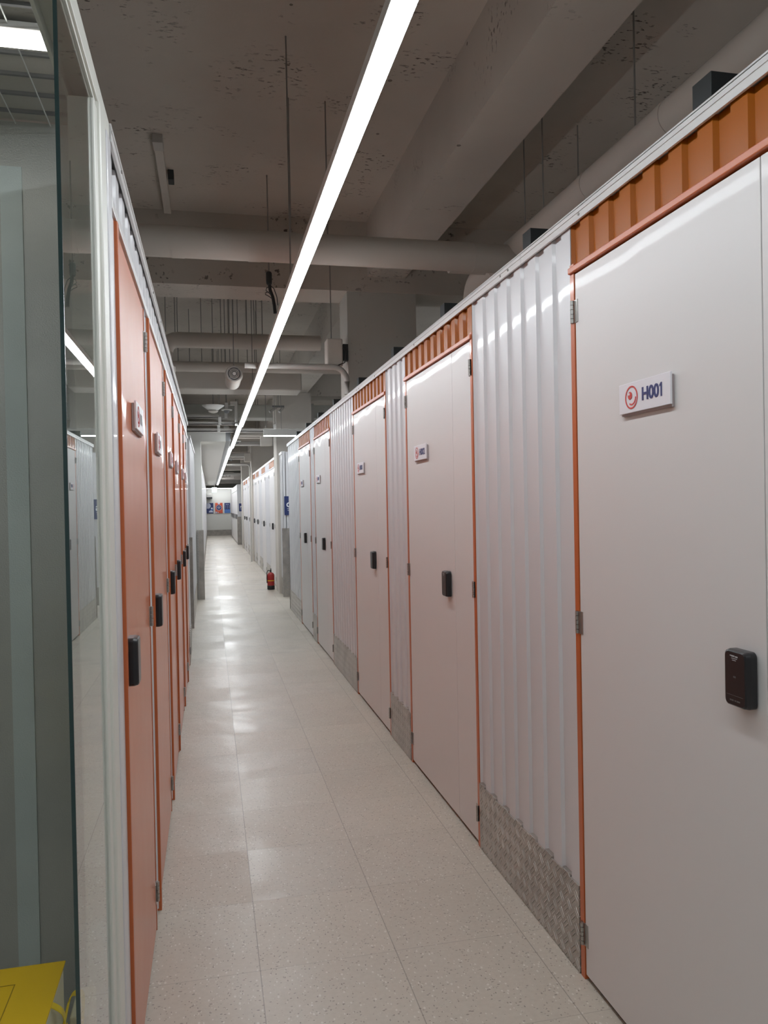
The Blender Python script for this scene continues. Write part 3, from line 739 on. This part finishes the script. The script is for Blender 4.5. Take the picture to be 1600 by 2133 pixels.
# conduit with elbow against the first column
t = thing('conduit', (1.1, 6.35, 2.6), 'pale conduit bending down beside the first column', 'pipe')
pts = [(.3, 6.4, 2.645), (1.02, 6.4, 2.645)]
for k in range(1, 8):
    a = PI/2*k/7; pts.append((1.02+.12*math.sin(a), 6.4, 2.525+.12*math.cos(a)))
pts.append((1.14, 6.4, 2.42)); MB().tube(pts, .024, 16).build('conduit_run', M['conduit'], t)
t = thing('junction_box', (1.06, 6.5, 2.66), 'beige electrical box fixed to the first column above the right row', 'electrical box')
B(.985, 1.12, 6.45, 6.6, 2.665, 2.895, .012).build('box_body', M['pipe'], t)
B(1.12, 1.174, 6.5, 6.56, 2.72, 2.86).build('wall_bracket', M['dark_tube'], t)
MB().tube([(1.12, 6.45, 2.84), (1.14, 6.43, 2.78), (1.13, 6.43, 2.69), (1.06, 6.44, 2.66), (1.0, 6.44, 2.655)], .005, 8).build('cable', M['black'], t)
MB().cyl((1.03, 6.5, 2.9), (1.03, 6.5, BM+.3), .005, seg=8).build('hanger_rod', M['rod'], t)
# round air outlet
t = thing('air_outlet', (.25, 7.4, 2.745), 'round grey air outlet with concentric rings hanging left of the strip light', 'air vent')
ox, oz = .25, 2.745
MB().lathe([(.072, 7.422), (.081, 7.438), (.084, 7.490), (.075, 7.625), (.075, 7.925)], (ox, 0, oz), 'Y', 36).build('duct', M['pipe'], t)
for r0, r1 in ((.060, .072), (.039, .047), (.027, .033)):
    mb = MB(); disc_ring(mb, (ox, 7.414, oz), '-Y', r0, r1, seg=36, th=.014); mb.build('ring', M['conduit'], t)
MB().lathe([(.015, 7.400), (.018, 7.408), (.0165, 7.430)], (ox, 0, oz), 'Y', 24).build('hub', M['white_paint'], t)
MB().lathe([(.066, 7.414), (.066, 7.420)], (ox, 0, oz), 'Y', 36).build('dark_core', M['tray'], t)
mb = MB()
for k in range(4):
    a = PI/4+k*PI/2; mb.cyl((ox+.022*math.cos(a), 7.415, oz+.022*math.sin(a)), (ox+.065*math.cos(a), 7.415, oz+.065*math.sin(a)), .004, seg=6)
mb.build('spoke', M['conduit'], t)
MB().cyl((ox, 7.475, oz+.07), (ox, 7.475, SL), .005, seg=8).build('hanger_rod', M['rod'], t)
# dark sensor with a loom of cable
S0 = len(bpy.data.objects)
t = thing('sensor', (.46, 5.7, 2.9), 'dark cylindrical device with tangled cable hanging left of the strip light', 'sensor')
MB().lathe([(.012, 0), (.019, .008), (.021, .03), (.021, .085), (.016, .095)], (.455, 5.7, 2.985)).build('sensor_body', M['dark_tube'], t)
mb = MB()
mb.tube([(.458, 5.7, 2.985), (.462, 5.7, 2.95), (.48, 5.7, 2.90), (.49, 5.7, 2.84), (.495, 5.7, 2.78)], .012, 8)
mb.tube([(.46, 5.7, 2.97), (.437, 5.7, 2.965), (.432, 5.7, 2.945), (.45, 5.7, 2.93), (.47, 5.7, 2.91)], .003, 6)
mb.tube([(.455, 5.7, 2.935), (.43, 5.7, 2.93), (.428, 5.7, 2.915), (.45, 5.7, 2.905), (.47, 5.7, 2.89)], .003, 6)
mb.tube([(.462, 5.7, 2.985), (.49, 5.7, 2.96), (.51, 5.7, 2.90), (.515, 5.7, 2.84)], .003, 6)
mb.build('cable', M['dark_tube'], t)
MB().cyl((.455, 5.7, 3.08), (.455, 5.7, SL-.1), .005, seg=8).build('hanger_rod', M['rod'], t)
t.location.z += .12
# surface batten on the slab at left
t = thing('batten_light', (-.27, 5.9, 3.8), 'unlit grey batten light fixed to the concrete ceiling above the left row', 'ceiling light')
B(-.305, -.25, 5.21, 6.45, SL-.05, SL, .003).build('batten_body', M['pipe'], t)
B(-.31, -.245, 5.19, 5.32, SL-.055, SL, .003).build('end_cap', M['conduit'], t)
B(-.24, -.20, 5.72, 5.82, SL-.07, SL, .003).build('driver_box', M['dark_tube'], t)
# oval lamp, dome camera, trays
t = thing('pendant_lamp', (.09, 11, 2.9), 'pale saucer-shaped fitting hanging above the left cross aisle', 'ceiling light')
MB().lathe([(.03, -.045), (.07, -.035), (.148, .02), (.152, .028), (.05, .032)], (.075, 11, 2.875), seg=32).build('saucer', M['white_paint'], t)
MB().lathe([(.02, -.075), (.06, -.06), (.07, -.046)], (.075, 11, 2.872), seg=24).build('lower_cone', M['pipe'], t)
MB().cyl((.075, 11, 2.9), (.075, 11, SL), .006, seg=8).build('hanger_rod', M['rod'], t)
t = thing('dome_camera', (.28, 11, 2.86), 'small dome camera under a white plate, left of the strip light', 'camera')
MB().lathe([(.012, -.045), (.03, -.035), (.042, -.01), (.045, 0)], (.27, 11.45, 2.89)).build('dome', M['tray'], t)
MB().lathe([(.075, 0), (.078, .012), (.05, .02)], (.27, 11.45, 2.89)).build('mount_plate', M['white_paint'], t)
B(.245, .29, 11.43, 11.47, 2.91, 3.0).build('stem', M['white_paint'], t)
MB().cyl((.268, 11.45, 2.99), (.268, 11.45, SL), .005, seg=8).build('hanger_rod', M['rod'], t)
for i, y in enumerate((17.5, 24.0)):
    t = thing('dome_camera', (.58, y, 2.9), 'distant dome camera right of the strip light, %s of two' % ('nearer', 'further')[i], 'camera')
    MB().lathe([(.012, -.05), (.035, -.04), (.05, 0)], (.62+.05*i, y, 2.93)).build('dome', M['tray'], t)
    MB().lathe([(.09, 0), (.1, .02), (.06, .03)], (.62+.05*i, y, 2.93)).build('mount_plate', M['white_paint'], t)
    MB().cyl((.62+.05*i, y, 2.96), (.62+.05*i, y, SL), .006, seg=8).build('hanger_rod', M['rod'], t)
def tray(y, z, h, x0, x1, label, clamps=(), mat='conduit', w=.1, rodx=()):
    t = thing('service_tray', ((x0+x1)/2, y, z), label, 'cable tray')
    mb = MB(); mb.box(x0, x1, y, y+w, z, z+.012); mb.box(x0, x1, y, y+.004, z, z+h); mb.box(x0, x1, y+w-.004, y+w, z, z+h); mb.build('channel', M[mat], t)
    for x in clamps:
        B(x-.022, x+.022, y-.012, y, z+.0, z+h+.07, .003).build('clamp', M['white_paint'], t)
        MB().cyl((x, y-.006, z+h+.07), (x, y-.006, SL), .004, seg=8).build('hanger_rod', M['rod'], t)
    return t
tray(12.0, 2.84, .05, -5, .30, 'grey service tray level with the dome camera', (.27,), w=.06)
tray(11.6, 2.70, .045, -5, .42, 'pale service tray above the left cross aisle', (.17,), w=.08)
tray(12.25, 2.66, .05, -5, 1.9, 'long pale service tray crossing just before the white soffit', (.16, 1.02), w=.12)
t = thing('duct', (1.5, 14.1, 3.2), 'wide grey duct behind the second beam, right of the strip light', 'duct')
B(-5, 6.8, 14.25, 14.75, 3.10, 3.34, .01).build('duct_run', M['concrete2'], t)
B(1.6, 1.9, 14.20, 14.25, 3.05, 3.36).build('flange', M['conduit'], t)
t = thing('twin_spotlight', (1.05, 13.5, 3.1), 'pair of small angled spotlights beside the second column', 'spotlight')
for dx in (0, .16):
    mb = MB(); mb.cyl((1.0+dx, 13.0, 3.06), (1.12+dx*.7, 13.05, 3.14), .022, seg=14); mb.build('spot_head', M['conduit'], t)
B(1.05, 1.25, 13.02, 13.05, 3.14, 3.17).build('bar', M['tray'], t)
MB().cyl((1.15, 13.035, 3.17), (1.15, 13.035, SL), .005, seg=8).build('hanger_rod', M['rod'], t)
# small items around the distant columns
t = thing('conduit', (.9, 21.4, 2.7), 'thin pale conduit bending down at the third column', 'pipe')
pts = [(.47, 21.3, 2.64), (.98, 21.3, 2.64)]
for k in range(1, 8):
    a = PI/2*k/7; pts.append((.98+.1*math.sin(a), 21.3, 2.54+.1*math.cos(a)))
pts.append((1.08, 21.3, .0)); MB().tube(pts, .022, 14).build('conduit_run', M['conduit'], t)
for (x0, x1, y, z0, z1, lab) in ((.86, 1.06, 13.25, 2.52, 2.68, 'by the second column'), (.95, 1.12, 21.5, 2.72, 2.95, 'by the third column')):
    t = thing('junction_box', ((x0+x1)/2, y, z0), 'pale electrical box hanging %s' % lab, 'electrical box')
    B(x0, x1, y, y+.15, z0, z1, .01).build('box_body', M['pipe'], t)
    MB().cyl(((x0+x1)/2, y+.07, z1), ((x0+x1)/2, y+.07, SL), .006, seg=8).build('hanger_rod', M['rod'], t)
k = 0
for (y, z, h, x0, x1, m) in ((15.9, 2.93, .1, .5, 1.1, 'pipe'), (17.0, 2.98, .14, .5, 1.12, 'pipe'), (18.6, 2.95, .08, .5, 4, 'conduit'), (20.0, 3.05, .2, .45, 4, 'pipe'), (23, 2.95, .1, .45, 4, 'conduit'),
                             (25, 3.0, .2, .45, 4, 'pipe'), (27, 2.9, .08, .45, 4, 'conduit'), (30.5, 2.9, .2, .2, 4, 'pipe'), (33, 2.8, .1, .2, 4, 'conduit'), (37, 2.78, .3, -1, 4, 'pipe'), (40.5, 2.7, .25, -2, 4, 'conduit')):
    t = thing('service_duct', ((x0+x1)/2, y, z), 'far grey duct crossing above the strip light, %s from the camera' % ordn[k], 'duct'); k += 1
    B(x0, x1, y, y+.3, z, z+h, .01).build('duct_run', M[m], t)
    for x in (x0+.1, min(x1, 2.5)-.1): MB().cyl((x, y+.15, z+h), (x, y+.15, SL), .006, seg=8).build('hanger_rod', M['rod'], t)
t = thing('vent_grille', (.75, 34, 2.8), 'grey box duct with dark louvres near the corridor end', 'air vent')
B(.45, 1.05, 33.9, 34.5, 2.72, 2.98, .01).build('duct_box', M['pipe'], t)
mb = MB()
for x in (.55, .68, .81): mb.box(x, x+.09, 33.89, 33.9, 2.8, 2.9)
mb.build('louvre', M['black'], t)
MB().cyl((.75, 34.2, 2.98), (.75, 34.2, SL), .01, seg=8).build('hanger_rod', M['rod'], t)

# ================================================================== GLASS FRONT AND SIDE ROOM AT LEFT
t = thing('glass_panel', (XL, 1.5, 0), 'tall clear glass pane with cream metal frame at far left', 'glass panel')
B(XL-.006, XL, 1.30, 1.70, .03, 2.36).build('glass_pane', M['glass'], t)
mb = MB(); mb.box(XL-.0062, XL+.0002, 1.297, 1.3002, .03, 2.36); tag(mb.build('pane_edge', M['edge_glass'], t), 'dark green polished pane edge')
mb = MB()   # jamb with stepped profile
mb.box(XL-.05, XL+.006, 1.655, 1.70, 0, 2.33, .004); mb.box(XL-.05, XL+.012, 1.70, 1.79, 0, 2.35, .008); mb.box(XL-.05, XL+.004, 1.79, 1.83, 0, 2.35, .003)
mb.build('jamb', M['cream_frame'], t)
mb = MB(); mb.box(XL-.05, XL+.010, 1.83, 1.90, 0, 2.35, .004); mb.box(XL-.05, XL+.002, 1.90, 1.998, 0, 2.205, .002); mb.build('jamb_cover', M['sheet_white'], t)
mb = MB()   # head channel
mb.box(XL-.055, XL-.048, -1.5, 1.72, 2.335, 2.39, .001); mb.box(XL-.012, XL+.003, -1.5, 1.72, 2.335, 2.345); mb.box(XL-.05, XL, -1.5, 1.89, 2.36, 2.39); mb.box(XL-.004, XL+.008, -1.5, 1.89, 2.345, 2.392, .002)
mb.build('head_channel', M['cream_frame'], t)
B(XL-.03, XL+.01, 1.28, 1.66, 0, .03, .004).build('sill', M['cream_frame'], t)
# side room
GY = 2.2
wl = struct(B(-2.2, XL-.052, GY, GY+.03, 0, 2.52).build('wall_side_room', M['galv']))
for a, b in ((-.515, -.462), (-.352, -.315), (-.95, -.9)):
    B(a, b, GY-.004, GY, 0, 2.40).build('batten', M['galv_batten'], wl)
struct(B(-2.2, -2.15, -1.5, GY, 0, 2.52).build('wall_side_room', M['galv']))
struct(B(-2.2, XL-.052, -1.55, -1.5, 0, 2.52).build('wall_side_room', M['galv']))
cs = struct(B(-2.2, XL-.058, -1.5, GY, 2.525, 2.56).build('ceiling_side_room', M['concrete2']))
mb = MB()
for k in range(26): mb.box(-2.15, XL-.06, GY-.06-k*.09, GY-.052-k*.09, 2.517, 2.525)
mb.build('plank_batten', M['tray'], cs)
mb = MB()
for x in (-.30, -.385, -.47, -.56, -.65, -.74): mb.cyl((x, -1.4, 2.505), (x, GY-.02, 2.505), .0016, seg=6)
mb.build('mesh_wire', M['wire'], cs)
strip_light('strip_light', 'short white strip light on the ceiling of the side room at far left', -1.6, -.287, 1.745, 1.79, 2.485, 'led_store', hz=.015, rods=())
strip_light('strip_light', 'unseen fill light added in the side room, behind the camera', -1.25, -1.19, -1.3, .5, 2.485, 'led_fill', hz=.015)  # added lamp that brightens the galvanised wall
# yellow gift box on a stand
BX0, BX1, BY0, BY1, BZ0, BZ1 = -.62, -.272, 1.02, 1.495, .421, .685
t = thing('gift_box', ((BX0+BX1)/2, (BY0+BY1)/2, BZ0), 'yellow lidded box with a ribbon handle, lower left corner of the photo', 'box')
B(BX0+.008, BX1-.002, BY0+.006, BY1-.012, BZ0, BZ1-.010, .001).build('box_body', M['card'], t)
lid = B(BX0, BX1, BY0, BY1, BZ1-.003, BZ1, .0005).build('lid', M['yellow'], t)
mb = MB(); zt = BZ1+.0003
x0, x1, y0, y1 = BX0+.06, BX1-.072, BY0+.07, BY1-.055
for a in ((x0, x1, y1-.0015, y1), (x1-.0015, x1, y0, y1), (x0, x1, y0, y0+.0015), (x0, x0+.0015, y0, y1)): mb.box(a[0], a[1], a[2], a[3], zt, zt+.0004)
mb.build('printed_border', M['yellow_ink'], lid)
mb = MB()
for i, (x, y) in enumerate(((x1-.07, y1-.06), (x1-.05, y1-.085), (x1-.08, y1-.1), (x1-.045, y1-.13), (x1-.09, y1-.15))):
    mb.prism([(x, y), (x+.028, y+.006), (x+.024, y-.004), (x+.004, y-.009)], lambda u, v, a: Vector((u, v, a)), zt, zt+.0004)
mb.build('printed_figure', M['yellow_ink'], lid)
def ribbon(pts, w, wd, name):
    mb = MB(); wd = Vector(wd).normalized()*w/2; pts = [Vector(p) for p in pts]
    # smooth with Catmull-Rom
    P = []
    for i in range(len(pts)-1):
        p0, p1, p2, p3 = pts[max(i-1, 0)], pts[i], pts[i+1], pts[min(i+2, len(pts)-1)]
        for k in range(6):
            u = k/6; P.append(.5*((2*p1)+(-p0+p2)*u+(2*p0-5*p1+4*p2-p3)*u*u+(-p0+3*p1-3*p2+p3)*u**3))
    P.append(pts[-1]); prev = None
    nrm = [((P[min(i+1, len(P)-1)]-P[max(i-1, 0)]).cross(wd)).normalized()*.0006 for i in range(len(P))]
    for p, n in zip(P, nrm):
        q = [mb.bm.verts.new(p+wd+n), mb.bm.verts.new(p-wd+n), mb.bm.verts.new(p-wd-n), mb.bm.verts.new(p+wd-n)]
        if prev:
            for j in range(4): mb.bm.faces.new((prev[j], prev[(j+1) % 4], q[(j+1) % 4], q[j]))
        else: mb.bm.faces.new(q)
        prev = q
    mb.bm.faces.new(prev[::-1]); mb.smooth = True
    return mb.build(name, M['yellow_ribbon'], t)
rx = BX1
ribbon([(rx-.004, 1.375, BZ1-.004), (rx+.012, 1.38, BZ1-.02), (rx+.014, 1.40, BZ1-.05), (rx+.013, 1.395, BZ1-.09)], .012, (0, 1, .2), 'ribbon')
ribbon([(rx+.013, 1.395, BZ1-.055), (rx+.02, 1.425, BZ1-.025), (rx+.03, 1.45, BZ1-.045), (rx+.028, 1.43, BZ1-.10), (rx+.018, 1.40, BZ1-.13), (rx+.014, 1.385, BZ1-.09), (rx+.015, 1.40, BZ1-.06)], .012, (.3, 1, .3), 'ribbon')
ribbon([(rx+.014, 1.39, BZ1-.06), (rx+.014, 1.36, BZ1-.12), (rx+.016, 1.33, BZ1-.17), (rx+.02, 1.32, BZ1-.225)], .03, (0, 1, .5), 'ribbon')
t = thing('stand', (-.5, 1.3, 0), 'pale stand under the yellow box at far left', 'table')
B(-.9, -.235, .95, 1.56, .395, .42, .003).build('stand_top', M['white_paint'], t)
for x in (-.87, -.265):
    for y in (.98, 1.53): B(x-.018, x+.018, y-.018, y+.018, 0, .395, .002).build('leg', M['white_paint'], t)
t = tag(B(-.262, -.234, 1.46, 1.55, .42, .600, .003).build('carton', M['card']), 'small pale carton standing between the yellow box and the glass', 'box')
